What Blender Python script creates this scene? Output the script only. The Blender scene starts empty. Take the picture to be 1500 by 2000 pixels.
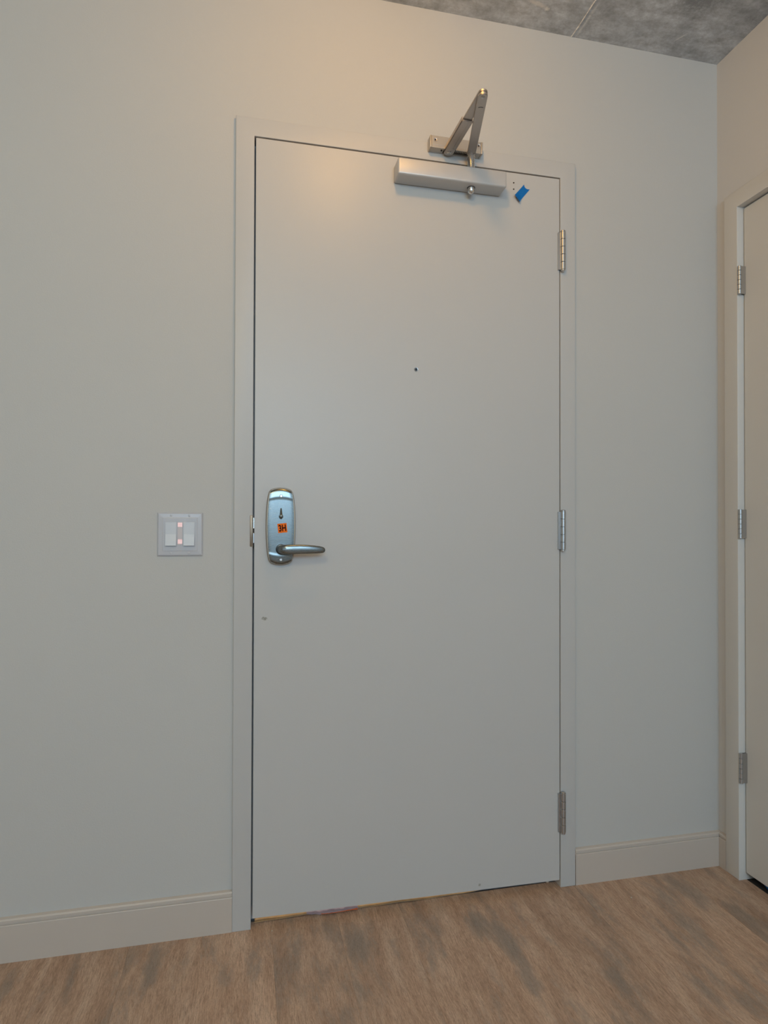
import bpy, bmesh, math, random
from mathutils import Vector, Matrix
random.seed(7)
S = bpy.context.scene
COL = S.collection

# ------------------------------------------------------------------ camera
F, YAW, PITCH, ROLL = 1210.13, 0.22034, 0.01038, 0.00264
CP = Vector((-0.02441, -1.74382, 1.09646))
fw = Vector((math.sin(YAW)*math.cos(PITCH), math.cos(YAW)*math.cos(PITCH), math.sin(PITCH)))
r0 = fw.cross(Vector((0, 0, 1))).normalized(); u0 = r0.cross(fw)
rr = math.cos(ROLL)*r0 + math.sin(ROLL)*u0
uu = -math.sin(ROLL)*r0 + math.cos(ROLL)*u0
cam = bpy.data.objects.new('camera', bpy.data.cameras.new('camera'))
COL.objects.link(cam)
M = Matrix((rr, uu, -fw)).transposed().to_4x4(); M.translation = CP
cam.matrix_world = M
cam.data.sensor_fit = 'HORIZONTAL'; cam.data.sensor_width = 36
cam.data.lens = F/1500*36
cam.data.shift_y = 15.78/1500
cam.data.clip_start = 0.02
S.camera = cam

# ------------------------------------------------------------------ world, lights, exposure
w = bpy.data.worlds.new('world'); S.world = w; w.use_nodes = True
w.node_tree.nodes['Background'].inputs[0].default_value = (0.62, 0.78, 1.0, 1)
w.node_tree.nodes['Background'].inputs[1].default_value = 0.8
vs = S.view_settings
vs.view_transform = 'Standard'; vs.look = 'None'; vs.gamma = 1; vs.use_curve_mapping = False
vs.exposure = -0.06

def light(name, kind, loc, energy, color, rot=(0, 0, 0), **kw):
    L = bpy.data.lights.new(name, kind); L.energy = energy; L.color = color
    for k, v in kw.items(): setattr(L, k, v)
    o = bpy.data.objects.new(name, L); o.location = loc; o.rotation_euler = rot
    COL.objects.link(o); return o
LX, LY, LZ = 0.305, -0.70, 2.50
# daylight from the window behind the camera
light('window_daylight', 'AREA', (0.10, -4.92, 2.08), 74, (0.48, 0.745, 0.98), (math.radians(90), 0, 0),
      shape='RECTANGLE', size=2.1, size_y=0.85)
# unseen warm fill, added to brighten the right wall and floor
light('room_fill_light', 'POINT', (-0.55, -2.65, 2.38), 37, (1.0, 0.82, 0.44), shadow_soft_size=0.14)
# warm hallway lamp over the door, its bulb under the dome fixture
light('ceiling_lamp_bulb', 'POINT', (LX, LY, LZ-0.03), 8.2, (1.0, 0.50, 0.10), shadow_soft_size=0.05)
light('hallway_lamp', 'AREA', (0.45, 0.9, 2.3), 25, (1.0, 0.85, 0.65), (0, 0, 0), size=0.5)

# ------------------------------------------------------------------ helpers
def bm_new(): return bmesh.new()
def box(bm, x0, x1, y0, y1, z0, z1, bev=0, seg=2):
    t = bmesh.new()
    bmesh.ops.create_cube(t, size=1)
    for v in t.verts:
        v.co = Vector(((x0+x1)/2 + v.co.x*(x1-x0), (y0+y1)/2 + v.co.y*(y1-y0), (z0+z1)/2 + v.co.z*(z1-z0)))
    if bev: bmesh.ops.bevel(t, geom=t.edges[:], offset=bev, segments=seg, affect='EDGES', profile=0.5)
    merge(bm, t)
def merge(bm, t, M=None):
    if M: bmesh.ops.transform(t, matrix=M, verts=t.verts)
    me = bpy.data.meshes.new('t'); t.to_mesh(me); t.free(); bm.from_mesh(me); bpy.data.meshes.remove(me)
def lathe(bm, prof, n=24, M=None):
    """prof: list of (r, h); axis local z; capped"""
    t = bmesh.new(); rings = []
    for r, h in prof:
        if r < 1e-7: rings.append([t.verts.new((0, 0, h))])
        else: rings.append([t.verts.new((r*math.cos(2*math.pi*i/n), r*math.sin(2*math.pi*i/n), h)) for i in range(n)])
    for a, b in zip(rings, rings[1:]):
        for i in range(n):
            j = (i+1) % n
            if len(a) == 1 and len(b) == 1: continue
            if len(a) == 1: t.faces.new((a[0], b[j], b[i]))
            elif len(b) == 1: t.faces.new((a[i], a[j], b[0]))
            else: t.faces.new((a[i], a[j], b[j], b[i]))
    if len(rings[0]) > 1: t.faces.new(rings[0][::-1])
    if len(rings[-1]) > 1: t.faces.new(rings[-1])
    bmesh.ops.recalc_face_normals(t, faces=t.faces)
    merge(bm, t, M)
def loft(bm, rings, cap=True):
    vr = [[bm.verts.new(c) for c in r] for r in rings]
    n = len(vr[0]); fs = []
    for a, b in zip(vr, vr[1:]):
        for i in range(n):
            j = (i+1) % n
            fs.append(bm.faces.new((a[i], a[j], b[j], b[i])))
    if cap: fs.append(bm.faces.new(vr[0][::-1])); fs.append(bm.faces.new(vr[-1]))
    bmesh.ops.recalc_face_normals(bm, faces=bm.faces[:])
def obj(name, bm, mat, parent=None, smooth=False):
    me = bpy.data.meshes.new(name); bm.to_mesh(me); bm.free()
    me.materials.append(mat)
    if smooth:
        me.polygons.foreach_set('use_smooth', [True]*len(me.polygons))
        me.set_sharp_from_angle(angle=math.radians(38))
    o = bpy.data.objects.new(name, me); COL.objects.link(o)
    if parent: o.parent = parent; o.matrix_parent_inverse = Matrix.Translation(-Vector(parent.location))
    return o
def tag(o, label=None, cat=None, group=None, kind=None):
    for k, v in (('label', label), ('category', cat), ('group', group), ('kind', kind)):
        if v: o[k] = v
    return o
def empty(name, loc=(0, 0, 0)):
    o = bpy.data.objects.new(name, None); o.empty_display_size = 0.05; o.location = loc
    COL.objects.link(o); return o
AY = Matrix.Rotation(math.radians(90), 4, 'X')      # local z -> -y
def facing(x, y, z): return Matrix.Translation((x, y, z)) @ AY
def rect_wall(bm, a0, a1, z0, z1, holes, mk):
    """panels around holes: mk(a0,a1,z0,z1)"""
    holes = sorted(holes); cur = a0
    for h0, h1, hz0, hz1 in holes:
        mk(cur, h0, z0, z1)
        if hz0 > z0: mk(h0, h1, z0, hz0)
        mk(h0, h1, hz1, z1); cur = h1
    mk(cur, a1, z0, z1)

# ------------------------------------------------------------------ materials
def mat(name, col, rough=0.5, metal=0.0, spec=0.5):
    m = bpy.data.materials.new(name); m.use_nodes = True
    b = m.node_tree.nodes['Principled BSDF']
    b.inputs['Base Color'].default_value = (*col, 1); b.inputs['Roughness'].default_value = rough
    b.inputs['Metallic'].default_value = metal; b.inputs['Specular IOR Level'].default_value = spec
    return m
class NT:
    def __init__(s, m): s.t = m.node_tree; s.b = s.t.nodes['Principled BSDF']
    def n(s, kind, **kw):
        x = s.t.nodes.new(kind)
        for k, v in kw.items():
            if isinstance(k, str) and k.startswith('i_'): x.inputs[k[2:].replace('_', ' ')].default_value = v
            else: setattr(x, k, v)
        return x
    def l(s, a, b): s.t.links.new(a, b)
    def noise(s, scale, vec=None, detail=4, rough=0.5, mapscale=None, loc=(0, 0, 0)):
        co = vec
        if mapscale:
            mp = s.n('ShaderNodeMapping'); mp.inputs['Scale'].default_value = mapscale; mp.inputs['Location'].default_value = loc
            s.l(co, mp.inputs[0]); co = mp.outputs[0]
        x = s.n('ShaderNodeTexNoise'); x.inputs['Scale'].default_value = scale
        x.inputs['Detail'].default_value = detail; x.inputs['Roughness'].default_value = rough
        if co is not None: s.l(co, x.inputs['Vector'])
        return x.outputs['Fac']
    def ramp(s, fac, stops):
        r = s.n('ShaderNodeValToRGB'); e = r.color_ramp.elements
        while len(e) < len(stops): e.new(0.5)
        for i, (p, c) in enumerate(stops): e[i].position = p; e[i].color = (*c, 1) if len(c) == 3 else c
        s.l(fac, r.inputs[0]); return r.outputs[0]
    def mix(s, fac, a, b, mode='MIX'):
        x = s.n('ShaderNodeMix', data_type='RGBA', blend_type=mode)
        for sock, v in ((x.inputs[0], fac), (x.inputs[6], a), (x.inputs[7], b)):
            if hasattr(v, 'links'): s.l(v, sock)
            elif isinstance(v, (int, float)): sock.default_value = v
            else: sock.default_value = (*v, 1)
        return x.outputs[2]
    def bump(s, h, strength, dist):
        x = s.n('ShaderNodeBump'); x.inputs['Strength'].default_value = strength; x.inputs['Distance'].default_value = dist
        s.l(h, x.inputs['Height']); s.l(x.outputs[0], s.b.inputs['Normal'])
    def spot(s, co, c, size, rot=0.0):
        """soft elliptical mask (1 in the middle) at c with half-sizes size"""
        a = s.n('ShaderNodeMapping', vector_type='TEXTURE'); a.inputs['Location'].default_value = c
        a.inputs['Scale'].default_value = size; a.inputs['Rotation'].default_value = rot if rot else (0, 0, 0)
        s.l(co, a.inputs[0])
        g = s.n('ShaderNodeTexGradient', gradient_type='SPHERICAL'); s.l(a.outputs[0], g.inputs[0])
        return g.outputs['Fac']
    def geo(s): return s.n('ShaderNodeNewGeometry').outputs['Position']
    def math(s, op, a, b):
        x = s.n('ShaderNodeMath', operation=op)
        for i, v in enumerate((a, b)):
            if hasattr(v, 'links'): s.l(v, x.inputs[i])
            else: x.inputs[i].default_value = v
        return x.outputs[0]

def paint(name, col, rough, bs=0.12, spec=0.5, scale=260, marks=()):
    m = mat(name, col, rough, spec=spec); k = NT(m); g = k.geo()
    n = k.noise(scale, g, 3, 0.6)
    low = k.noise(1.6, g, 3, 0.5)
    c = k.mix(low, tuple(x*0.975 for x in col), tuple(min(1, x*1.02) for x in col))
    for pos, size, rot, mc, th in marks:
        f = k.spot(g, pos, size, rot)
        nn = k.noise(150, g, 4, 0.6)
        f = k.math('MULTIPLY', f, nn)
        f = k.ramp(f, [(th, (0, 0, 0)), (th+0.10, (1, 1, 1))])
        c = k.mix(f, c, mc)
    k.l(c, k.b.inputs['Base Color'])
    k.bump(n, bs, 0.001)
    return m
M_wall = paint('wall_paint', (0.550, 0.535, 0.510), 0.62, 0.25, 0.3)
M_wall_r = paint('wall_paint_lit', (0.64, 0.62, 0.605), 0.62, 0.25, 0.3)  # back-wall paint lightened: the right wall's extra light put into its colour
M_frame = paint('frame_paint', (0.545, 0.53, 0.512), 0.40, 0.10, 0.34)
M_door = paint('door_paint', (0.545, 0.53, 0.512), 0.38, 0.12, 0.38, 320,
               marks=[((0.0285, -0.012, 0.843), (0.016, 0.03, 0.011), (0, 0, 0), (0.30, 0.28, 0.235), 0.26),
                      ((0.656, -0.012, 0.039), (0.012, 0.03, 0.009), (0, 0, 0), (0.34, 0.32, 0.28), 0.28)])
M_frame_r = paint('closet_door_paint_lit', (0.66, 0.635, 0.60), 0.42, 0.10, 0.34)  # frame paint lightened to stand in for light missing in this corner
M_base = paint('baseboard_paint', (0.56, 0.49, 0.43), 0.45, 0.08)
M_dark = mat('dark_cavity', (0.01, 0.01, 0.01), 0.8)

def metal(name, col, rough, stretch=(1, 1, 1), amt=0.10, scale=300):
    m = mat(name, col, rough, 1.0); k = NT(m); g = k.n('ShaderNodeTexCoord').outputs['Object']
    n = k.noise(scale, g, 4, 0.6, mapscale=stretch)
    r = k.n('ShaderNodeMapRange'); r.inputs['To Min'].default_value = rough-amt/2; r.inputs['To Max'].default_value = rough+amt
    k.l(n, r.inputs[0]); k.l(r.outputs[0], k.b.inputs['Roughness'])
    k.bump(n, 0.015, 0.0004)
    return m
M_nickel = metal('brushed_nickel', (0.225, 0.245, 0.245), 0.26, (0.15, 4, 4), 0.08)
M_nickel_edge = metal('bronze_edge', (0.30, 0.235, 0.175), 0.42)
M_hinge = metal('satin_chrome_hinge', (0.50, 0.505, 0.51), 0.32)
M_arm = metal('dull_steel_arm', (0.52, 0.48, 0.45), 0.45)
M_spindle = metal('spindle_steel', (0.66, 0.66, 0.66), 0.25)
M_closer = mat('silver_enamel_cover', (0.56, 0.55, 0.545), 0.38, 0.25)
k = NT(M_closer); n_ = k.noise(900, k.geo(), 2, 0.5); k.bump(n_, 0.06, 0.0005)
M_white = mat('white_plastic', (0.53, 0.53, 0.56), 0.25)
k = NT(M_white); k.bump(k.noise(60, k.geo(), 2, 0.5), 0.03, 0.0005)
M_rocker = mat('white_rocker_plastic', (0.56, 0.56, 0.575), 0.32)
k = NT(M_rocker); k.bump(k.noise(80, k.geo(), 2, 0.5), 0.03, 0.0005)
M_glint = mat('pink_reflection', (0.8, 0.55, 0.55), 0.4)  # pink reflection on the switch strip, painted as faintly glowing patches
k = NT(M_glint); k.b.inputs['Emission Color'].default_value = (1.0, 0.62, 0.60, 1); k.b.inputs['Emission Strength'].default_value = 0.35
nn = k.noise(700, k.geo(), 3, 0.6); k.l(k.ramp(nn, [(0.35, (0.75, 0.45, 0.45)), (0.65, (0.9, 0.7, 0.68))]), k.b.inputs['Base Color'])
M_strip = mat('pinkish_strip', (0.60, 0.54, 0.54), 0.3)  # pink of the same reflection tinted into the strip
M_tape = mat('blue_painters_tape', (0.004, 0.145, 0.46), 0.6, spec=0.2)
k = NT(M_tape); nt = k.noise(900, k.geo(), 3, 0.6, ); k.bump(nt, 0.3, 0.0005)
k.l(k.ramp(nt, [(0.3, (0.003, 0.125, 0.41)), (0.7, (0.006, 0.165, 0.51))]), k.b.inputs['Base Color'])
M_orange = mat('orange_sticker', (0.80, 0.14, 0.02), 0.6, spec=0.1)
k = NT(M_orange); k.l(k.ramp(k.noise(300, k.geo(), 3), [(0.3, (0.90, 0.165, 0.012)), (0.7, (0.98, 0.20, 0.020))]), k.b.inputs['Base Color'])
M_ink = mat('black_ink', (0.030, 0.006, 0.004), 0.7, spec=0.1)
M_rubber = mat('black_ring', (0.012, 0.012, 0.014), 0.4)
M_kraft = mat('kraft_paper', (0.55, 0.36, 0.19), 0.8, spec=0.1)
k = NT(M_kraft); k.l(k.ramp(k.noise(40, k.geo(), 4), [(0.3, (0.48, 0.30, 0.15)), (0.7, (0.62, 0.42, 0.23))]), k.b.inputs['Base Color'])
M_lav = mat('lavender_flyer', (0.45, 0.36, 0.44), 0.4)
M_orange2 = mat('orange_edge', (0.85, 0.17, 0.03), 0.5)
M_glass = mat('lamp_glass', (0.9, 0.85, 0.75), 0.3)
k = NT(M_glass); k.b.inputs['Emission Color'].default_value = (1.0, 0.68, 0.36, 1); k.b.inputs['Emission Strength'].default_value = 4
M_pane = mat('window_glass', (1, 1, 1), 0.02); NT(M_pane).b.inputs['Transmission Weight'].default_value = 1.0
M_dust = mat('white_crumb', (0.7, 0.68, 0.62), 0.8)

# concrete ceiling
M_conc = mat('raw_concrete', (0.2, 0.2, 0.2), 0.7, spec=0.35); k = NT(M_conc); g = k.geo()
a = k.noise(3.2, g, 6, 0.62); b_ = k.noise(17, g, 6, 0.7, mapscale=(1.0, 1.9, 1)); c_ = k.noise(90, g, 4, 0.7)
col = k.ramp(a, [(0.33, (0.345, 0.37, 0.405)), (0.5, (0.495, 0.53, 0.575)), (0.68, (0.66, 0.695, 0.745))])
col = k.mix(0.75, col, k.ramp(b_, [(0.32, (0.62, 0.61, 0.6)), (0.5, (1.0, 1.0, 1.0)), (0.70, (1.42, 1.42, 1.42))]), 'MULTIPLY')
col = k.mix(0.5, col, k.ramp(c_, [(0.3, (0.72, 0.72, 0.72)), (0.7, (1.25, 1.25, 1.25))]), 'MULTIPLY')
for pos, size, rot, mc, th in [((0.805, -0.089, 2.625), (0.062, 0.013, 0.05), (0, 0, math.radians(13)), (0.78, 0.77, 0.76), 0.13),
                           ((0.838, -0.078, 2.625), (0.013, 0.013, 0.05), (0, 0, 0), (0.88, 0.87, 0.85), 0.15),
                           ((1.295, -0.075, 2.625), (0.040, 0.006, 0.05), (0, 0, math.radians(-60)), (0.72, 0.73, 0.73), 0.17),
                           ((1.27, -0.23, 2.625), (0.17, 0.12, 0.06), (0, 0, math.radians(-40)), (0.24, 0.255, 0.275), 0.16),
                           ((0.975, -0.06, 2.625), (0.012, 0.2, 0.05), (0, 0, 0), (0.75, 0.76, 0.76), 0.28)]:
    f = k.spot(g, pos, size, rot)
    f = k.math('MULTIPLY', f, k.noise(110, g, 5, 0.8))
    f = k.ramp(f, [(th, (0, 0, 0)), (th+0.22, (0.85, 0.85, 0.85))])
    col = k.mix(f, col, mc)
k.l(col, k.b.inputs['Base Color']); k.bump(c_, 0.25, 0.002)
M_seam = mat('concrete_fin', (0.34, 0.33, 0.315), 0.8)
k = NT(M_seam); k.l(k.ramp(k.noise(60, k.geo(), 4, 0.7), [(0.35, (0.48, 0.49, 0.50)), (0.6, (0.90, 0.90, 0.89))]), k.b.inputs['Base Color'])

# vinyl planks: grain runs along y, each plank its own shift
M_plank = mat('oak_vinyl_plank', (0.2, 0.14, 0.09), 0.42, spec=0.45); k = NT(M_plank); g = k.geo()
oi = k.n('ShaderNodeObjectInfo').outputs['Random']
sh = k.n('ShaderNodeCombineXYZ'); k.l(k.math('MULTIPLY', oi, 37.0), sh.inputs[0]); k.l(k.math('MULTIPLY', oi, 91.0), sh.inputs[1])
va = k.n('ShaderNodeVectorMath', operation='ADD'); k.l(g, va.inputs[0]); k.l(sh.outputs[0], va.inputs[1]); P = va.outputs[0]
# gentle warp so that grain wanders
wn = k.n('ShaderNodeTexNoise'); wn.inputs['Scale'].default_value = 3.0; wn.inputs['Detail'].default_value = 2; k.l(P, wn.inputs['Vector'])
ws = k.n('ShaderNodeVectorMath', operation='SCALE'); ws.inputs['Scale'].default_value = 0.05; k.l(wn.outputs['Color'], ws.inputs[0])
va2 = k.n('ShaderNodeVectorMath', operation='ADD'); k.l(P, va2.inputs[0]); k.l(ws.outputs[0], va2.inputs[1]); P2 = va2.outputs[0]
fine = k.noise(9, P2, 6, 0.72, mapscale=(48, 4.0, 1))
mid = k.noise(4.0, P2, 5, 0.62, mapscale=(6.0, 1.0, 1))
blot = k.noise(3.0, P2, 6, 0.70, mapscale=(3.2, 1.0, 1), loc=(3, 8, 0))
pores = k.noise(60, P2, 4, 0.8, mapscale=(14, 2.2, 1))
col = k.ramp(mid, [(0.28, (0.40, 0.250, 0.165)), (0.50, (0.505, 0.335, 0.230)), (0.74, (0.61, 0.440, 0.325))])
col = k.mix(0.8, col, k.ramp(fine, [(0.32, (0.52, 0.48, 0.45)), (0.5, (1, 1, 1)), (0.70, (1.36, 1.36, 1.38))]), 'MULTIPLY')
for pos, size, w_ in [((0.262, -0.12, 0), (0.030, 0.14, 1), 0.30), ((0.60, -0.12, 0), (0.045, 0.11, 1), 0.42), ((0.655, -0.27, 0), (0.040, 0.16, 1), 0.42),
                      ((1.10, -0.26, 0), (0.014, 0.22, 1), 0.22), ((-0.25, -0.10, 0), (0.022, 0.12, 1), 0.25), ((-0.43, -0.12, 0), (0.022, 0.20, 1), 0.28), ((0.0, -0.18, 0), (0.035, 0.14, 1), 0.20)]:
    sp = k.spot(g, pos, size); blot = k.math('ADD', blot, k.math('MULTIPLY', sp, w_*0.62))
blot = k.math('ADD', blot, k.math('MULTIPLY', k.math('SUBTRACT', fine, 0.5), 0.45))
bm_ = k.ramp(blot, [(0.53, (0, 0, 0)), (0.60, (0.55, 0.55, 0.55)), (0.72, (0.95, 0.95, 0.95))])
col = k.mix(bm_, col, k.mix(fine, (0.12, 0.098, 0.080), (0.44, 0.35, 0.28)))
col = k.mix(0.7, col, k.ramp(pores, [(0.34, (0.5, 0.47, 0.45)), (0.47, (1, 1, 1)), (0.56, (1.0, 1.0, 1.0)), (0.70, (1.5, 1.5, 1.5))]), 'MULTIPLY')
tone = k.n('ShaderNodeMapRange'); tone.inputs['To Min'].default_value = 0.90; tone.inputs['To Max'].default_value = 1.08
k.l(oi, tone.inputs[0])
cx = k.n('ShaderNodeCombineXYZ'); [k.l(tone.outputs[0], cx.inputs[i]) for i in range(3)]
col = k.mix(1.0, col, cx.outputs[0], 'MULTIPLY')
k.l(col, k.b.inputs['Base Color']); k.bump(fine, 0.25, 0.001)

# ------------------------------------------------------------------ the room
X0, XR, Y0, H, T = -2.0, 1.49, -5.0, 2.6254, 0.14
Z_IN = 0.0    # finished floor
# floor: slab with planks laid on it
bm = bm_new(); box(bm, X0-T, XR+T+0.9, Y0-T, 0.02, -0.12, -0.006)
floor = tag(obj('floor', bm, M_kraft if False else M_conc), 'brown oak-look plank floor running towards the white entry door', 'floor', kind='structure')
PW, PL = 0.182, 1.22
def plank_mesh(x0, x1, y0, y1):
    bm = bm_new(); z0, z1, b = -0.006, 0.0, 0.0007
    v = [bm.verts.new(c) for c in ((x0, y0, z0), (x1, y0, z0), (x1, y1, z0), (x0, y1, z0))]
    m = [bm.verts.new(c) for c in ((x0, y0, z1-b), (x1, y0, z1-b), (x1, y1, z1-b), (x0, y1, z1-b))]
    t = [bm.verts.new(c) for c in ((x0+b, y0+b, z1), (x1-b, y0+b, z1), (x1-b, y1-b, z1), (x0+b, y1-b, z1))]
    for a, c in ((v, m), (m, t)):
        for i in range(4):
            j = (i+1) % 4; bm.faces.new((a[i], a[j], c[j], c[i]))
    bm.faces.new(t); bm.faces.new(v[::-1]); return bm
i0 = math.floor((X0-0.2325)/PW)
xs = 0.2325 + i0*PW; row = 0
while xs < XR + 0.5:
    xa, xb = max(xs, X0), min(xs+PW, XR+0.022)
    off = [0.31, 0.93, 0.12, 0.71, 0.48][row % 5]
    ytop = 0.022 if (xb > -0.004 and xa < 0.917) else 0.0
    y = ytop - (0.62+0.5*off) - PL*4
    while y < ytop-0.01:
        ya, yb = max(y, Y0), min(y+PL, ytop)
        if yb-ya > 0.03 and xb-xa > 0.01:
            xx = xb
            if xa > XR: 
                ya, yb = max(ya, -0.95), min(yb, -0.05)
            if yb-ya > 0.02: obj('plank', plank_mesh(xa, xx, ya, yb), M_plank, floor)
        y += PL
    xs += PW; row += 1

bm = bm_new(); box(bm, XR+0.0225, XR+0.74, -0.95, -0.045, -0.0058, -0.0035)  # near-black sheet: shade of the gap under door 2 put into colour
tag(obj('floor_closet', bm, mat('closet_gap_shade', (0.03, 0.028, 0.026), 0.8)), 'closet floor behind the right-hand door, coloured near-black as gap shade', 'floor', kind='structure')

# ceiling
bm = bm_new(); box(bm, X0-T, XR+T, Y0-T, T, H, H+0.2)
ceil = tag(obj('ceiling', bm, M_conc), 'raw grey concrete ceiling with a pale formwork seam', 'ceiling', kind='structure')
bm = bm_new()
rings = []
for i in range(60):
    yy = -0.001 - i*0.04 - 0.0
    x = 0.9605 + 0.0012*math.sin(i*1.7) + 0.0008*math.sin(i*0.6); hw = 0.0026 + 0.0008*math.sin(i*2.3)
    rings.append([(x-hw, yy, H+0.001), (x, yy, H-0.0022), (x+hw, yy, H+0.001)])
loft(bm, rings); obj('form_seam', bm, M_seam, ceil)

# back wall with the door opening
bm = bm_new()
rect_wall(bm, X0-T, XR, -0.05, H, [(-0.035, 0.949, -0.05, 2.20)], lambda a, b, c, d: box(bm, a, b, 0, T, c, d))
tag(obj('wall_back', bm, M_wall), 'off-white painted wall around the closed entry door', 'wall', kind='structure')
# right wall with the closet door opening
DY0, DY1, D2H = -0.096-0.762-0.004, -0.096, 2.104
bm = bm_new()
rect_wall(bm, Y0, 0.14, -0.05, H, [(DY0-0.03, DY1+0.03, -0.05, D2H+0.03)], lambda a, b, c, d: box(bm, XR, XR+T, a, b, c, d))
tag(obj('wall_right', bm, M_wall_r), 'off-white wall with the closet door, right of the entry door', 'wall', kind='structure')
bm = bm_new(); box(bm, X0-T, X0, Y0-T, 0, -0.05, H)
tag(obj('wall_left', bm, M_wall), 'off-white side wall left of the entry, outside the view', 'wall', kind='structure')
WX0, WX1, WZ0, WZ1 = -1.05, 1.25, 1.6, 2.56
bm = bm_new()
rect_wall(bm, X0, XR, -0.05, H, [(WX0, WX1, WZ0, WZ1)], lambda a, b, c, d: box(bm, a, b, Y0-T, Y0, c, d))
tag(obj('wall_front', bm, M_wall), 'off-white wall with the window opposite the entry door', 'wall', kind='structure')
win = tag(empty('window_1', ((WX0+WX1)/2, Y0, WZ0)), 'large window opposite the entry door', 'window', kind='structure')
bm = bm_new(); e = 0.05
for a in (WX0, (WX0+WX1)/2-e/2, WX1-e): box(bm, a, a+e, Y0-0.10, Y0-0.03, WZ0, WZ1, 0.003)
box(bm, WX0, WX1, Y0-0.10, Y0-0.03, WZ0, WZ0+e, 0.003); box(bm, WX0, WX1, Y0-0.10, Y0-0.03, WZ1-e, WZ1, 0.003)
obj('window_frame', bm, M_frame, win)
for a, b in ((WX0+e, (WX0+WX1)/2-e/2), ((WX0+WX1)/2+e/2, WX1-e)):
    bm = bm_new(); box(bm, a, b, Y0-0.068, Y0-0.062, WZ0+e, WZ1-e); obj('pane', bm, M_pane, win)
# closet behind door 2 and the hallway behind door 1: closed shells, seen only through the gaps
bm = bm_new(); x1 = XR+0.75
box(bm, x1, x1+0.05, -1.0, 0.0, -0.05, 2.4); box(bm, XR+T, x1, 0.0-0.04, 0.0, -0.05, 2.4)
box(bm, XR+T, x1, -1.0, -0.96, -0.05, 2.4); box(bm, XR+T, x1+0.05, -1.0, 0.0, 2.4, 2.45)
tag(obj('wall_closet', bm, M_wall), 'closet walls behind the right-hand door, hidden', 'wall', kind='structure')
bm = bm_new()
box(bm, -0.9, 1.9, 1.6, 1.65, -0.05, 2.5); box(bm, -0.95, -0.9, T, 1.65, -0.05, 2.5)
box(bm, 1.9, 1.95, T, 1.65, -0.05, 2.5); box(bm, -0.95, 1.95, T, 1.65, 2.5, 2.55)
tag(obj('wall_hallway', bm, M_wall), 'hallway walls beyond the entry door, hidden', 'wall', kind='structure')
bm = bm_new(); box(bm, -0.95, 1.95, 0.022, 1.65, -0.12, -0.008)
tag(obj('floor_hallway', bm, M_conc), 'bare floor beyond the gap under the entry door', 'floor', kind='structure')

# ------------------------------------------------------------------ baseboards (groove under a top bead)
def baseboard(name, p0, p1, nrm, label):
    """profile swept from p0 to p1, nrm points into the room"""
    prof = [(0, 0), (0.0120, 0), (0.0120, 0.0915), (0.0110, 0.0932), (0.0082, 0.0938), (0.0082, 0.0965),
            (0.0110, 0.0975), (0.0110, 0.1040), (0.0085, 0.1075), (0.0030, 0.1090), (0, 0.1095)]
    bm = bm_new(); rings = []
    for p in (p0, p1): rings.append([(p[0]+nrm[0]*d, p[1]+nrm[1]*d, z) for d, z in prof])
    loft(bm, rings)
    return tag(obj(name, bm, M_base), label, 'baseboard', kind='structure')
baseboard('baseboard_left', (X0, 0), (-0.0545, 0), (0, -1), 'long beige grooved baseboard left of the entry door')
baseboard('baseboard_back', (0.9685, 0), (XR, 0), (0, -1), 'beige grooved baseboard between the entry door frame and the corner')
baseboard('baseboard_right', (XR, -0.0125), (XR, -0.0415), (-1, 0), 'short piece of beige baseboard in the corner beside the closet frame')

# ------------------------------------------------------------------ door frames
T1 = 0.012; FWd = 0.0540
DB, DT = 0.0235, 2.167        # door slab bottom and top
GL, GR, GT = 0.0044, 0.003, 0.0040
bm = bm_new()
xl, xr_, zt = -GL, 0.914+GR, DT+GT
def U(x0, x1, zt_, w, y0, y1, bev):
    """an upside-down U: two jambs and a mitred head in one profile ring"""
    o = [(x0-w, 0), (x0-w, zt_+w), (x1+w, zt_+w), (x1+w, 0), (x1, 0), (x1, zt_), (x0, zt_), (x0, 0)]
    t = bmesh.new()
    a = [t.verts.new((x, y0, z)) for x, z in o]; b = [t.verts.new((x, y1, z)) for x, z in o]
    for i in range(8):
        j = (i+1) % 8; t.faces.new((a[i], a[j], b[j], b[i]))
    for q in ((0, 1, 6, 7), (1, 2, 5, 6), (2, 3, 4, 5)):
        t.faces.new([a[i] for i in q]); t.faces.new([b[i] for i in q][::-1])
    bmesh.ops.recalc_face_normals(t, faces=t.faces)
    if bev:
        es = [e for e in t.edges if abs(e.verts[0].co.y-y0) < 1e-6 and abs(e.verts[1].co.y-y0) < 1e-6 and len(e.link_faces) == 2
              and abs(e.link_faces[0].normal.dot(e.link_faces[1].normal)) < 0.5]
        bmesh.ops.bevel(t, geom=es, offset=bev, segments=3, affect='EDGES', profile=0.5)
    return t
WL = FWd-GL+0.0002
merge(bm, U(xl, xr_, zt, 0.0500, -T1, 0.0, 0.0016))
merge(bm, U(xl, xr_, zt, 0.030, 0.0, T, 0))
merge(bm, U(xl+0.016, xr_-0.016, zt-0.016, 0.016, 0.036, 0.10, 0))
frame1 = tag(obj('trim_1', bm, M_frame, smooth=True), 'off-white painted metal frame around the entry door', 'door frame', kind='structure')
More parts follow.
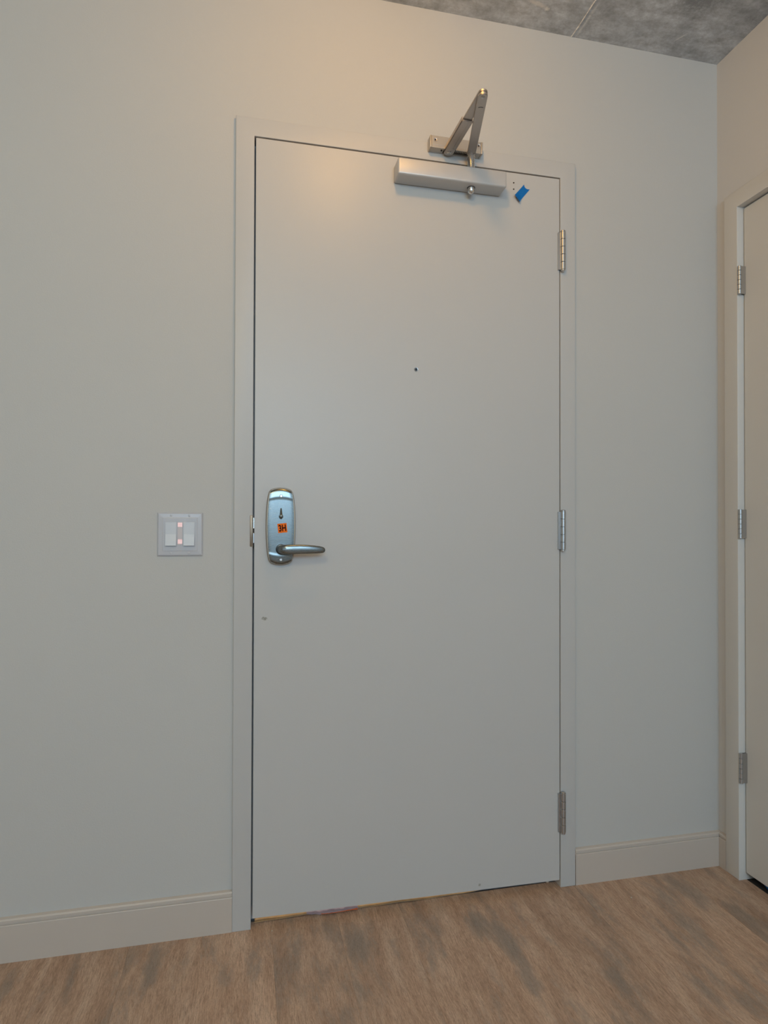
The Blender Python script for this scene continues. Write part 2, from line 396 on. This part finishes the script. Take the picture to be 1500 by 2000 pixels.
# strike plate and latch on the left jamb
bm = bm_new()
box(bm, xl-0.0075, xl+0.0002, -T1-0.0016, -T1+0.002, 1.0405, 1.1265, 0.0014)
box(bm, xl-0.0006, xl+0.0008, -T1, 0.026, 1.0405, 1.1265)
obj('strike_plate', bm, M_nickel_edge, frame1, smooth=True)
bm = bm_new(); box(bm, xl+0.001, xl+0.0045, -T1+0.0012, 0.022, 1.090, 1.120, 0.0008)
obj('latch_bolt', bm, M_spindle, frame1)
bm = bm_new(); box(bm, xl+0.001, xl+0.0045, -T1+0.002, 0.022, 1.050, 1.078, 0.0008)
obj('strike_lip', bm, M_hinge, frame1)
for za, zb in ((1.079, 1.089), (1.0425, 1.0495)):
    bm = bm_new(); box(bm, xl+0.0009, xl+0.0045, -T1+0.0025, 0.02, za, zb); obj('strike_slot', bm, M_dark, frame1)

# frame of the closet door, same profile turned onto the right wall
rot = Matrix(((0, 1, 0, XR), (-1, 0, 0, 0), (0, 0, 1, 0), (0, 0, 0, 1)))    # local x -> -y, local -y -> -x
bm = bm_new()
a0, a1 = -DY1, -DY0
merge(bm, U(a0, a1, D2H, FWd, -T1, 0.0, 0.0016), rot)
merge(bm, U(a0, a1, D2H, 0.030, 0.0, T, 0), rot)
merge(bm, U(a0+0.016, a1-0.016, D2H-0.016, 0.016, 0.058, 0.12, 0), rot)
frame2 = tag(obj('trim_2', bm, M_frame_r, smooth=True), 'off-white metal frame of the closet door at the right edge', 'door frame', kind='structure')

# ------------------------------------------------------------------ door 1
YD = -0.0112      # front face of the slab
door = tag(empty('door_1', (0.457, YD, DB)), 'closed off-white flush entry door with lever lock and closer', 'door', kind='structure')
bm = bm_new()
t = bmesh.new(); bmesh.ops.create_cube(t, size=1)
for v in t.verts:
    x = 0.0 if v.co.x < 0 else 0.914; y = YD if v.co.y < 0 else YD+0.0445
    z = (DB + (0.0055 if x < 0.1 else -0.001)) if v.co.z < 0 else DT
    v.co = Vector((x, y, z))
bmesh.ops.bevel(t, geom=t.edges[:], offset=0.0008, segments=2, affect='EDGES')
merge(bm, t); obj('door_slab', bm, M_door, door)
# peephole bore with a thin metal ring
bm = bm_new(); lathe(bm, [(0.0040, 0.0), (0.0040, 0.0014), (0.0052, 0.0016), (0.0060, 0.0006), (0.0060, 0.0)], 28, facing(0.458, YD, 1.553))
ph = obj('peephole', bm, M_hinge, door, smooth=True)
bm = bm_new(); lathe(bm, [(0.0042, 0.0), (0.0042, 0.0015)], 24, facing(0.458, YD, 1.553)); obj('lens', bm, M_rubber, ph)  # dark disc painted for the shade inside the empty bore, no glass
for z in (2.1367, 2.1172):
    bm = bm_new(); lathe(bm, [(0.0023, 0.0), (0.0023, 0.0003), (0.0014, 0.0006)], 14, facing(0.7628, YD, z)); obj('screw_hole', bm, mat('hole_brown', (0.03, 0.018, 0.012), 0.9), door)

def hinge(parent, c, z0, z1, r, leafs, knuckles=5, tips=True, axis_mat=M_hinge):
    """barrel at (cx,cy) from z0 to z1; leafs = list of boxes"""
    h = empty('hinge', (c[0], c[1], z0)); h.parent = parent; h.matrix_parent_inverse = Matrix.Translation(-Vector(parent.location))
    L = (z1-z0)/knuckles
    for i in range(knuckles):
        bm = bm_new(); a, b = z0+i*L+0.0004, z0+(i+1)*L-0.0004
        lathe(bm, [(r-0.0007, a), (r, a+0.0006), (r, b-0.0006), (r-0.0007, b)], 20, Matrix.Translation((c[0], c[1], 0)))
        k_ = obj('knuckle', bm, axis_mat, h, smooth=True)
    if tips:
        for zz, s in ((z1, 1), (z0, -1)):
            bm = bm_new()
            pr = [(r*0.93, 0), (r*0.93, 0.0028), (r*0.7, 0.0046), (0, 0.0052)] if s > 0 else [(r*0.85, 0), (r*0.85, 0.003), (r*0.45, 0.0055), (0, 0.0062)]
            lathe(bm, pr, 20, Matrix.Translation((c[0], c[1], zz)) @ Matrix.Scale(s, 4, (0, 0, 1)))
            obj('pin_tip', bm, M_spindle if s < 0 else axis_mat, h, smooth=True)
    bm = bm_new(); lathe(bm, [(r*0.62, z0), (r*0.62, z1)], 12, Matrix.Translation((c[0], c[1], 0))); obj('pin', bm, M_hinge, h)
    for q in leafs:
        bm = bm_new(); box(bm, q[0], q[1], q[2], q[3], z0+0.001, z1-0.001, 0.0005); obj('leaf', bm, axis_mat, h)
    return h
for zt_, zb_ in ((2.0005, 1.8835), (1.1440, 1.0270), (0.2880, 0.1695)):
    hinge(door, (0.9215, -0.0195), zb_, zt_, 0.0078,
          [(0.9075, 0.9165, -0.0175, -0.0108), (0.9142, 0.9166, -0.0165, 0.020)])

# ---- lever lock
CXL, CZL = 0.0708, 1.0962
def outline(hw, hh, bulge, topb, n=14, rc=0.010):
    """barrel outline: sides bulge out, top and bottom arc; corners rounded"""
    pts = []
    def side(p, q, nrm, b):
        for i in range(n):
            t = i/n; x = p[0]+(q[0]-p[0])*t; z = p[1]+(q[1]-p[1])*t; k = 4*t*(1-t)*b
            pts.append([x+nrm[0]*k, z+nrm[1]*k])
    side((-hw, -hh), (hw, -hh), (0, -1), topb); side((hw, -hh), (hw, hh), (1, 0), bulge)
    side((hw, hh), (-hw, hh), (0, 1), topb); side((-hw, hh), (-hw, -hh), (-1, 0), bulge)
    m = len(pts)
    for _ in range(2):
        q = [p[:] for p in pts]
        for i in range(m):
            if min((i % n), n-(i % n)) <= 1:
                pts[i] = [(q[i-1][j]+2*q[i][j]+q[(i+1) % m][j])/4 for j in (0, 1)]
    return pts
def ring(hw, hh, bu, tb, y, curve=0.0):
    return [(CXL+x, y + curve*(z/0.1)**2, CZL+z) for x, z in outline(hw, hh, bu, tb)]
bm = bm_new()
loft(bm, [ring(0.0335, 0.0980, 0.0070, 0.0085, YD), ring(0.0335, 0.0980, 0.0070, 0.0085, YD-0.008),
          ring(0.0320, 0.0965, 0.0068, 0.0083, YD-0.0155)], cap=True)
lock = tag(obj('lock_plate', bm, M_nickel_edge, door, smooth=True), 'brushed nickel lock plate with bronze edge')
# face plate: grid surface slightly domed towards top and bottom
bm = bm_new(); rings = []
R = outline(0.0318, 0.0962, 0.0064, 0.0080)
def face_y(z): 
    a = abs(z); s = 0.0
    if a > 0.074: s += -0.09*(min(a, 0.081)-0.074)
    if a > 0.081: s += 0.060*(min(a, 0.0955)-0.081)
    if a > 0.0955: s += 0.060*(a-0.0955) + ((a-0.0955)/0.0085)**2*0.0040
    return YD-0.0235+s
steps = [1.0, 0.985, 0.96]
NZ = 90
hw_at = lambda z: 0.0290 + 0.0062*(1-(z/0.100)**2)
grid = []
for i in range(NZ+1):
    s = -1+2*i/NZ; row_ = []
    for j in range(17):
        u = -1+2*j/16
        ztop = 0.0965 + 0.0068*(1-u*u)
        z = s*ztop; x = u*hw_at(max(-0.1, min(0.1, z)))*(1 - 0.06*max(0, abs(s)-0.9)/0.1)
        y = face_y(s*0.1033) + 0.0008*abs(u)**8
        row_.append(bm.verts.new((CXL+x, y, CZL+z)))
    grid.append(row_)
for i in range(NZ):
    for j in range(16): bm.faces.new((grid[i][j], grid[i][j+1], grid[i+1][j+1], grid[i+1][j]))
bnd = [grid[0][j] for j in range(17)] + [grid[i][16] for i in range(1, NZ+1)] + [grid[NZ][j] for j in range(15, -1, -1)] + [grid[i][0] for i in range(NZ-1, 0, -1)]
low = [bm.verts.new((CXL+(v.co.x-CXL)*1.012, YD-0.0145, CZL+(v.co.z-CZL)*1.005)) for v in bnd]
for i in range(len(bnd)):
    j = (i+1) % len(bnd); bm.faces.new((bnd[j], bnd[i], low[i], low[j]))
bm.faces.new(low)
bmesh.ops.recalc_face_normals(bm, faces=bm.faces[:])
obj('face_plate', bm, M_nickel, lock, smooth=True)
for z in (1.179, 1.0055):
    bm = bm_new(); yy = face_y(z-CZL)
    lathe(bm, [(0.0042, -0.001), (0.0042, 0.0006), (0.0030, 0.0016), (0.0012, 0.0016), (0.0010, 0.0004)], 20, facing(CXL, yy, z))
    obj('screw', bm, M_spindle, lock, smooth=True)
# thumbturn: round hub below, finger tapering upwards
yy = face_y(0)
bm = bm_new(); rings = []
for s in range(13):
    t_ = s/12; z = -0.0045 + t_*0.0285; w = 0.0052*(1-t_)+0.0018*t_
    if s == 0: w = 0.002
    d = 0.0075*(1-t_)+0.003*t_ + (0.002 if s < 4 else 0)
    rings.append([(CXL+w*math.cos(q), yy-d*max(0, math.sin(q))-(0 if math.sin(q) >= 0 else -0.001), 1.1215+z) for q in [2*math.pi*i/12 for i in range(12)]])
loft(bm, rings); lathe(bm, [(0.0058, -0.001), (0.0058, 0.003), (0.0045, 0.0105), (0.003, 0.0118), (0, 0.012)], 20, facing(CXL, yy, 1.1235))
obj('thumbturn', bm, M_nickel, lock, smooth=True)
# lever
ZL = 1.0338; yy = face_y(ZL-CZL)
bm = bm_new(); lathe(bm, [(0.0142, 0), (0.0142, 0.0022), (0.0128, 0.003), (0.0118, 0.003)], 32, facing(CXL+0.0005, yy+0.0008, ZL)); 
lever = obj('lever_handle', bm_new(), M_nickel, door) if False else None
bush = obj('lever_bushing', bm, M_rubber, lock, smooth=True)
bm = bm_new(); rings = []
path = [(0.0715, -0.0345, 0.0115, 0.0115), (0.0715, -0.044, 0.0113, 0.0115), (0.0718, -0.052, 0.0112, 0.0118), (0.0735, -0.060, 0.0110, 0.0122),
        (0.0785, -0.0665, 0.0095, 0.0126), (0.0860, -0.0690, 0.0068, 0.0128), (0.100, -0.0695, 0.0052, 0.0128), (0.120, -0.0695, 0.0050, 0.0126), (0.140, -0.0690, 0.0050, 0.0120),
        (0.158, -0.0680, 0.0050, 0.0110), (0.172, -0.0665, 0.0048, 0.0098), (0.182, -0.0650, 0.0043, 0.0080), (0.1865, -0.0642, 0.0030, 0.0055), (0.188, -0.0640, 0.0012, 0.0022)]
for i, (x, y, a, b) in enumerate(path):
    p0 = path[max(0, i-1)]; p1 = path[min(len(path)-1, i+1)]
    tx, ty = p1[0]-p0[0], p1[1]-p0[1]; l_ = math.hypot(tx, ty); nx, ny = -ty/l_, tx/l_
    zc = ZL + (0.0006 if x < 0.1 else 0.0006-0.0045*((x-0.1)/0.088)**2 + 0.0020*((x-0.1)/0.088))
    e_ = 0.75
    rings.append([(x+nx*a*math.copysign(abs(math.cos(q))**e_, math.cos(q)), y+ny*a*math.copysign(abs(math.cos(q))**e_, math.cos(q)),
                   zc+b*math.copysign(abs(math.sin(q))**e_, math.sin(q))) for q in [2*math.pi*j/20 for j in range(20)]])
loft(bm, rings); obj('lever_handle', bm, M_nickel, door, smooth=True)
# the latch case of the lock in the door edge is hidden by the jamb

# sticker with 3H, stuck on the lock plate
yy = face_y(0)-0.0004
def text_mesh(txt, size, offset, extr):
    cu = bpy.data.curves.new('t', 'FONT'); cu.body = txt; cu.size = size; cu.align_x = 'CENTER'; cu.align_y = 'CENTER'
    cu.offset = offset; cu.extrude = extr; cu.resolution_u = 4
    o = bpy.data.objects.new('t', cu); COL.objects.link(o); bpy.context.view_layer.update()
    me = bpy.data.meshes.new_from_object(o.evaluated_get(bpy.context.evaluated_depsgraph_get())); 
    bpy.data.objects.remove(o); return me
stk = tag(empty('sticker', (0.0745, yy, 1.0915)), 'small orange sticker reading 3H on the lock plate above the lever', 'sticker')
stk.rotation_euler = (0, math.radians(-6), 0)
bm = bm_new(); t = bmesh.new(); bmesh.ops.create_cube(t, size=1)
for v in t.verts: v.co = Vector((v.co.x*0.0248, v.co.y*0.0004, v.co.z*0.0255))
merge(bm, t); o = obj('sticker_paper', bm, M_orange); o.parent = stk
me = text_mesh('3H', 0.0245, 0.0008, 0.0001)
xs_ = [v.co.x for v in me.vertices]; ys_ = [v.co.y for v in me.vertices]
cxm, cym = (min(xs_)+max(xs_))/2, (min(ys_)+max(ys_))/2
sx = 0.0195/(max(xs_)-min(xs_)); sz = 0.0185/(max(ys_)-min(ys_))
for v in me.vertices: v.co = Vector(((v.co.x-cxm)*sx, -0.00035-v.co.z, (v.co.y-cym)*sz))
me.name = 'lettering'; me.materials.clear(); me.materials.append(M_ink)
o = bpy.data.objects.new('lettering', me); COL.objects.link(o); o.parent = stk

# ------------------------------------------------------------------ door closer
cl = tag(empty('door_closer', (0.553, YD, 2.088)), 'silver overhead door closer with folded arm above the entry door', 'door closer')
bm = bm_new(); box(bm, 0.3895, 0.7165, -0.0665, YD-0.0001, 2.0875, 2.1355, 0.0055, 4)
obj('cover', bm, M_closer, cl, smooth=True)
SX_, SY_ = 0.6155, -0.0400
Tm = Matrix.Translation((SX_, SY_, 0))
bm = bm_new(); lathe(bm, [(0.0118, 2.0868), (0.0118, 2.0882)], 28, Tm); obj('spindle_socket', bm, M_rubber, cl)
bm = bm_new(); lathe(bm, [(0.0102, 2.089), (0.0102, 2.0785), (0.0085, 2.0735), (0.0045, 2.0700), (0, 2.0690)], 28, Tm); obj('spindle_knob', bm, M_spindle, cl, smooth=True)
bm = bm_new(); lathe(bm, [(0.0125, 2.134), (0.0125, 2.1362), (0.0108, 2.1362), (0.0108, 2.1760), (0.0118, 2.1770), (0.0118, 2.1850)], 28, Tm); obj('spindle', bm, M_spindle, cl, smooth=True)
def bar(bm, p, q, w0, w1, z0, z1, rend=True, bev=0.001):
    """flat bar with rounded ends between two plan points, thickness z0..z1"""
    p, q = Vector(p), Vector(q); d = (q-p).normalized(); n = Vector((-d.y, d.x))
    pts = []
    for i in range(9):
        a = math.pi/2 + math.pi*i/8; pts.append(p + w0*(d*math.cos(a) + n*math.sin(a)))
    for i in range(9):
        a = -math.pi/2 + math.pi*i/8; pts.append(q + w1*(d*math.cos(a) + n*math.sin(a)))
    t = bmesh.new()
    a_ = [t.verts.new((v.x, v.y, z0)) for v in pts]; b_ = [t.verts.new((v.x, v.y, z1)) for v in pts]; m_ = len(pts)
    for i in range(m_): j = (i+1) % m_; t.faces.new((a_[i], a_[j], b_[j], b_[i]))
    t.faces.new(a_[::-1]); t.faces.new(b_)
    bmesh.ops.recalc_face_normals(t, faces=t.faces)
    es = [e for e in t.edges if abs(e.verts[0].co.z-e.verts[1].co.z) < 1e-7]
    bmesh.ops.bevel(t, geom=es, offset=bev, segments=2, affect='EDGES')
    merge(bm, t)
EX, EY = 0.5575, -0.2780
bm = bm_new(); bar(bm, (SX_, SY_), (EX, EY), 0.0126, 0.0122, 2.1840, 2.1910); 
main = obj('main_arm', bm, M_arm, cl, smooth=True)
# crescent slot near the elbow, on the underside
bm = bm_new(); d = (Vector((EX, EY))-Vector((SX_, SY_))).normalized(); n2 = Vector((-d.y, d.x)); c0 = Vector((EX, EY)) - d*0.047
t = bmesh.new(); ro = []; 
for i in range(11):
    q = math.radians(-42+84*i/10); 
    for rad in (0.0110, 0.0088 if 0 < i < 10 else 0.0104):
        v = c0 + d*(rad*math.cos(q)) + n2*(rad*math.sin(q)); ro.append((v.x, v.y))
vv = [t.verts.new((x, y, 2.1838)) for x, y in ro]; vw = [t.verts.new((x, y, 2.1845)) for x, y in ro]
for i in range(10):
    a, b, c, e_ = 2*i, 2*i+1, 2*i+3, 2*i+2
    t.faces.new((vv[a], vv[b], vv[c], vv[e_])); t.faces.new((vv[a], vv[e_], vw[e_], vw[a])); t.faces.new((vv[b], vw[b], vw[c], vv[c]))
merge(bm, t); obj('slot', bm, M_rubber, main)
Te = Matrix.Translation((EX, EY, 0))
bm = bm_new(); lathe(bm, [(0.0100, 2.1905), (0.0100, 2.194), (0.0090, 2.1975), (0.006, 2.2000), (0, 2.2008)], 28, Te)
lathe(bm, [(0.0045, 2.1845), (0.0045, 2.1828), (0.003, 2.1815), (0, 2.1812)], 18, Te)
obj('elbow_stud', bm, M_hinge, cl, smooth=True)
# forearm: narrow rod from the elbow sliding into the wider channel that pivots on the shoe
PX, PY = 0.5500, -0.0325
bm = bm_new(); bar(bm, (EX, EY), (0.5535, -0.12), 0.0118, 0.0125, 2.1925, 2.1985); obj('forearm_rod', bm, M_arm, cl, smooth=True)
dd = (Vector((EX, EY))-Vector((PX, PY))).normalized(); qq = Vector((PX, PY)) + dd*0.143
bm = bm_new()
n3 = Vector((-dd.y, dd.x))
def chan(off0, off1, z0, z1):
    t = bmesh.new(); P_ = [Vector((PX, PY))+n3*off0, qq+n3*off0, qq+n3*off1, Vector((PX, PY))+n3*off1]
    a_ = [t.verts.new((v.x, v.y, z0)) for v in P_]; b_ = [t.verts.new((v.x, v.y, z1)) for v in P_]
    for i in range(4): j = (i+1) % 4; t.faces.new((a_[i], a_[j], b_[j], b_[i]))
    t.faces.new(a_[::-1]); t.faces.new(b_); bmesh.ops.recalc_face_normals(t, faces=t.faces)
    bmesh.ops.bevel(t, geom=t.edges[:], offset=0.0006, segments=2, affect='EDGES'); merge(bm, t)
chan(-0.0155, 0.0040, 2.1868, 2.1918); chan(0.0044, 0.0155, 2.1875, 2.1918); chan(-0.0155, -0.0137, 2.1868, 2.2000); chan(0.0137, 0.0155, 2.1875, 2.2000)
bar(bm, (PX, PY), (PX+dd.x*0.006, PY+dd.y*0.008), 0.0150, 0.0150, 2.1866, 2.1920)
chn = obj('forearm_channel', bm, M_arm, cl, smooth=True)
bm = bm_new(); lathe(bm, [(0.0062, 2.1868), (0.0062, 2.1850), (0.005, 2.1843), (0.0022, 2.1843), (0.0022, 2.1858)], 20, Matrix.Translation((PX, PY-0.002, 0)))
obj('pivot_screw', bm, M_spindle, chn, smooth=True)
# shoe on the frame head: body, end caps, screws, toothed slot
sh_ = tag(empty('closer_shoe', (0.571, -T1, 2.19)), None); sh_.parent = cl; sh_.matrix_parent_inverse = Matrix.Translation(-Vector(cl.location))
M_shoe = mat('shoe_aluminium', (0.52, 0.48, 0.43), 0.42, 0.7)
k = NT(M_shoe); k.bump(k.noise(700, k.geo(), 2), 0.05, 0.0005)
bm = bm_new()
box(bm, 0.4965, 0.6475, -0.0385, -0.0119, 2.2010, 2.2275, 0.0010)
box(bm, 0.4965, 0.6475, -0.0385, -0.0345, 2.1930, 2.2015, 0.0006); box(bm, 0.4965, 0.6475, -0.0160, -0.0119, 2.1930, 2.2015, 0.0006)
box(bm, 0.4965, 0.535, -0.0350, -0.0155, 2.1940, 2.2012, 0.0004); box(bm, 0.635, 0.6475, -0.0350, -0.0155, 2.1940, 2.2012, 0.0004)
obj('shoe_body', bm, M_shoe, sh_)
for x0, x1 in ((0.4915, 0.4962), (0.6478, 0.6525)):
    bm = bm_new(); box(bm, x0, x1, -0.0392, -0.0119, 2.1925, 2.2282, 0.0014, 3); obj('end_cap', bm, M_shoe, sh_, smooth=True)
bm = bm_new()
for i in range(15): 
    xx = 0.560 + i*0.0052; box(bm, xx, xx+0.0024, -0.0345, -0.0270, 2.1932, 2.1975, 0.0003)
tag(obj('rack_teeth', bm, M_shoe, sh_), kind='stuff')
bm = bm_new(); box(bm, 0.536, 0.634, -0.0344, -0.0161, 2.1985, 2.2012); obj('slot_shadow_gap', bm, M_rubber, sh_)
for x in (0.5070, 0.6400):
    bm = bm_new(); lathe(bm, [(0.0058, 0), (0.0058, 0.0008), (0.0046, 0.0009), (0.0030, 0.0002), (0.0026, 0.0002)], 20, facing(x, -0.0385, 2.2155)); obj('shoe_screw', bm, M_arm, sh_, smooth=True)
    bm = bm_new(); lathe(bm, [(0.0028, 0), (0.0028, 0.0004)], 6, facing(x, -0.0385, 2.2155)); obj('socket', bm, M_rubber, sh_)
for x, y in ((0.5290, -0.027), (0.5665, -0.0365)):
    bm = bm_new(); lathe(bm, [(0.0028, 2.1925), (0.0028, 2.1945)], 14, Matrix.Translation((x, y, 0))); obj('set_screw', bm, M_rubber, sh_)

# ------------------------------------------------------------------ blue tape
def tape():
    A = Vector((0.7963, 0, 2.1352)); B = Vector((0.8150, 0, 2.1225)); Cc = Vector((0.7790, 0, 2.0790)); D = Vector((0.7615, 0, 2.0945))
    bm = bm_new(); nu, nv = 8, 14; g_ = {}
    for side in (0, 1):
        for i in range(nu+1):
            for j in range(nv+1):
                u, v = i/nu, j/nv
                p = (A*(1-u)+B*u)*(1-v) + (D*(1-u)+Cc*u)*v
                if v < 0.2: p += (Cc-B).normalized()*0.0060*(1-v/0.2)*(4*u*(1-u))
                if j == nv: p += (D-A).normalized()*(-0.004*4*u*(1-u)*0 ) + Vector((0, 0, -0.004*u))
                lift = 0.0006 + (0.010*((v-0.62)/0.38)**2 if v > 0.62 else 0)
                g_[side, i, j] = bm.verts.new((p.x, YD-lift-(0.0002 if side else 0), p.z))
    for i in range(nu):
        for j in range(nv):
            for s_ in (0, 1):
                q = [g_[s_, i, j], g_[s_, i+1, j], g_[s_, i+1, j+1], g_[s_, i, j+1]]
                bm.faces.new(q if s_ else q[::-1])
    for i in range(nu):
        for j in (0, nv): bm.faces.new((g_[0, i, j], g_[0, i+1, j], g_[1, i+1, j], g_[1, i, j]))
    for j in range(nv):
        for i in (0, nu): bm.faces.new((g_[0, i, j], g_[0, i, j+1], g_[1, i, j+1], g_[1, i, j]))
    bmesh.ops.recalc_face_normals(bm, faces=bm.faces[:])
    o = obj('masking_tape', bm, M_tape, smooth=True)
    tag(o, 'torn strip of blue masking tape on the door right of the closer', 'tape')
tape()

# ------------------------------------------------------------------ light switch
sw = tag(empty('light_switch', (-0.1945, 0, 1.0742)), 'white double rocker light switch on the wall left of the door', 'light switch')
x0, x1, z0, z1 = -0.2530, -0.1360, 1.0155, 1.1325
bm = bm_new()
def rr_(x0, x1, z0, z1, y): return [(x0, y, z0), (x1, y, z0), (x1, y, z1), (x0, y, z1)]
def inset(d, y): return rr_(x0+d, x1-d, z0+d, z1-d, y)
loft(bm, [inset(0, -0.0001), inset(0, -0.0015), inset(0.0020, -0.0042), inset(0.0040, -0.0055), inset(0.0130, -0.0058), inset(0.0155, -0.0066), inset(0.017, -0.0066)])
obj('wall_plate', bm, M_white, sw)
cxs = -0.1945
for s in (-1, 1):
    xc = cxs + s*0.0232
    bm = bm_new(); box(bm, xc-0.0160, xc+0.0160, -0.0072, -0.0060, 1.0405, 1.1085, 0.0005); obj('rocker_bezel', bm, M_white, sw)
    t = bmesh.new(); hw = 0.0138
    # rocker pressed at the top: two planes meeting at a shallow ridge
    prof = [(1.1060, -0.0078), (1.0745, -0.0094), (1.0440, -0.0142), (1.0430, -0.0068), (1.1060, -0.0068)]
    a_ = [t.verts.new((xc-hw, y, z)) for z, y in prof]; b_ = [t.verts.new((xc+hw, y, z)) for z, y in prof]
    for i in range(5): j = (i+1) % 5; t.faces.new((a_[i], a_[j], b_[j], b_[i]))
    t.faces.new(a_[::-1]); t.faces.new(b_); bmesh.ops.recalc_face_normals(t, faces=t.faces)
    bmesh.ops.bevel(t, geom=[e for e in t.edges], offset=0.0004, segments=2, affect='EDGES')
    bm = bm_new(); merge(bm, t); obj('rocker', bm, M_rocker, sw)
bm = bm_new(); box(bm, cxs-0.0062, cxs+0.0062, -0.0075, -0.0060, 1.0455, 1.1060, 0.0005); obj('centre_strip', bm, M_strip, sw)
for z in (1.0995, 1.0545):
    bm = bm_new(); box(bm, cxs-0.0058, cxs+0.0058, -0.0079, -0.0070, z-0.0055, z+0.0060, 0.0004); tag(obj('pink_glint', bm, M_glint, sw), 'pale pink glowing patch painted as a reflection on the centre strip')
for s in (-1, 1):
    for z in (1.1240, 1.0240):
        bm = bm_new(); lathe(bm, [(0.0029, 0), (0.0029, 0.0004), (0.0022, 0.0009), (0.0008, 0.0009), (0.0006, 0.0003)], 18, facing(cxs+s*0.0232, -0.0056, z)); obj('screw', bm, M_white, sw, smooth=True)

# ------------------------------------------------------------------ door 2 (closet)
XD2 = XR + 0.0115
door2 = tag(empty('door_2', (XD2, (DY0+DY1)/2, DB)), 'off-white flush closet door at the right edge of the view', 'door', kind='structure')
bm = bm_new(); box(bm, XD2, XD2+0.044, DY0+0.003, DY1-0.003, DB, D2H-0.004, 0.0008); obj('door_slab', bm, M_frame_r, door2)
for zt_, zb_ in ((1.9150, 1.8260), (1.1530, 1.0620), (0.3955, 0.3020)):
    hinge(door2, (XR-T1+0.003, DY1-0.0062), zb_, zt_, 0.0058,
          [(XR-T1+0.006, XD2+0.03, DY1-0.0022, DY1-0.0004), (XR-T1+0.006, XD2-0.0002, DY1-0.0095, DY1-0.0078)], knuckles=6, tips=False)
# blue scrap seen in the dark gap below the closet door
bm = bm_new(); t = bmesh.new(); bmesh.ops.create_uvsphere(t, u_segments=16, v_segments=10, radius=1)
for v in t.verts: v.co = Vector((v.co.x*0.03*(1+0.15*math.sin(9*v.co.z)), v.co.y*0.045*(1+0.12*math.sin(7*v.co.x)), 0.0105+v.co.z*0.0104))
merge(bm, t, Matrix.Translation((1.546, -0.178, -0.0035)))
tag(obj('cloth_scrap', bm, M_tape, smooth=True), 'small blue scrap lying in the dark gap under the closet door', 'scrap')

# ------------------------------------------------------------------ under the entry door
def sheet(name, x0, x1, y0f, y1, z, th, m, n=40):
    bm = bm_new(); rings = []
    for i in range(n+1):
        u = i/n; x = x0+(x1-x0)*u; ya = y0f(u); zz = z + 0.0010*math.sin(u*17)+0.0008*math.sin(u*41+1)
        rings.append([(x, ya, zz), (x, y1, zz), (x, y1, zz+th), (x, ya, zz+th)])
    loft(bm, rings); return obj(name, bm, m, smooth=True)
tag(sheet('kraft_paper', 0.006, 0.893, lambda u: 0.0135+0.003*math.sin(u*9)+0.014*u, 0.30, 0.0012, 0.0012, M_kraft), 'tan kraft paper seen through the gap under the entry door', 'paper')
fl = tag(empty('flyer', (0.22, 0.03, -0.001)), 'lavender and orange sheet poking out under the entry door', 'paper')
o = sheet('sheet', 0.150, 0.298, lambda u: 0.017-0.008*math.sin(u*3.1), 0.12, 0.0032, 0.0008, M_lav)
o.parent = fl; o.matrix_parent_inverse = Matrix.Translation(-Vector(fl.location))
bm = bm_new(); rings = []
for i in range(16):
    u = i/15; x = 0.190+0.104*u; y_ = 0.0165-0.008*math.sin((0.27+u*0.70)*3.1); e_ = 0.0003+0.006*u**6; rings.append([(x, y_-e_, 0.0030), (x, y_+0.001, 0.0030), (x, y_+0.001, 0.0038), (x, y_-e_, 0.0038)])
loft(bm, rings); o = obj('orange_edge', bm, M_orange2, fl)

# crumbs on the floor
def crumb(x, y, s, lab):
    bm = bm_new(); t = bmesh.new(); bmesh.ops.create_icosphere(t, subdivisions=1, radius=1)
    for v in t.verts: v.co = Vector((v.co.x*s*random.uniform(.7, 1.3), v.co.y*s*random.uniform(.7, 1.3), s*0.5+v.co.z*s*0.5))
    merge(bm, t, Matrix.Translation((x, y, 0.0001))); tag(obj('plaster_crumb', bm, M_dust), lab, 'crumb')
crumb(1.095, -0.105, 0.0022, 'tiny white plaster crumb on the floor between the two doors')
crumb(1.480, -0.0215, 0.0030, 'small white plaster crumb in the corner at the foot of the baseboard') if False else None
crumb(0.052, -0.030, 0.0018, 'tiny white fleck on the floor below the lock side of the entry door')

# ------------------------------------------------------------------ ceiling lamp (just above the frame)
lamp = tag(empty('ceiling_light', (LX, LY, H)), 'warm flush dome lamp on the concrete ceiling before the door', 'ceiling light')
Tl = Matrix.Translation((LX, LY, 0))
bm = bm_new(); lathe(bm, [(0.075, H), (0.075, H-0.018), (0.068, H-0.022), (0, H-0.022)], 40, Tl); obj('lamp_base', bm, M_spindle, lamp, smooth=True)
bm = bm_new(); lathe(bm, [(0.028, H-0.022), (0.030, H-0.05), (0.018, H-0.07), (0, H-0.075)], 32, Tl); obj('bulb', bm, M_glass, lamp, smooth=True)

def fixture(loc, label, r_, d_):  # made-up lamp body for the added fill, out of view
    e = tag(empty('ceiling_light', loc), label, 'ceiling light'); Tq = Matrix.Translation((loc[0], loc[1], 0))
    bm = bm_new(); lathe(bm, [(r_*1.12, H), (r_*1.12, H-0.016), (r_*1.06, H-0.020), (0, H-0.020)], 40, Tq); obj('lamp_base', bm, M_spindle, e, smooth=True)
    bm = bm_new(); lathe(bm, [(r_, H-0.020), (r_*0.98, H-0.045), (r_*0.8, H-d_), (0, H-d_-0.008)], 40, Tq); obj('diffuser', bm, M_glass, e, smooth=True)
fixture((-0.55, -2.65, H), 'flush lamp body added behind the camera for the unseen room fill', 0.16, 0.06)
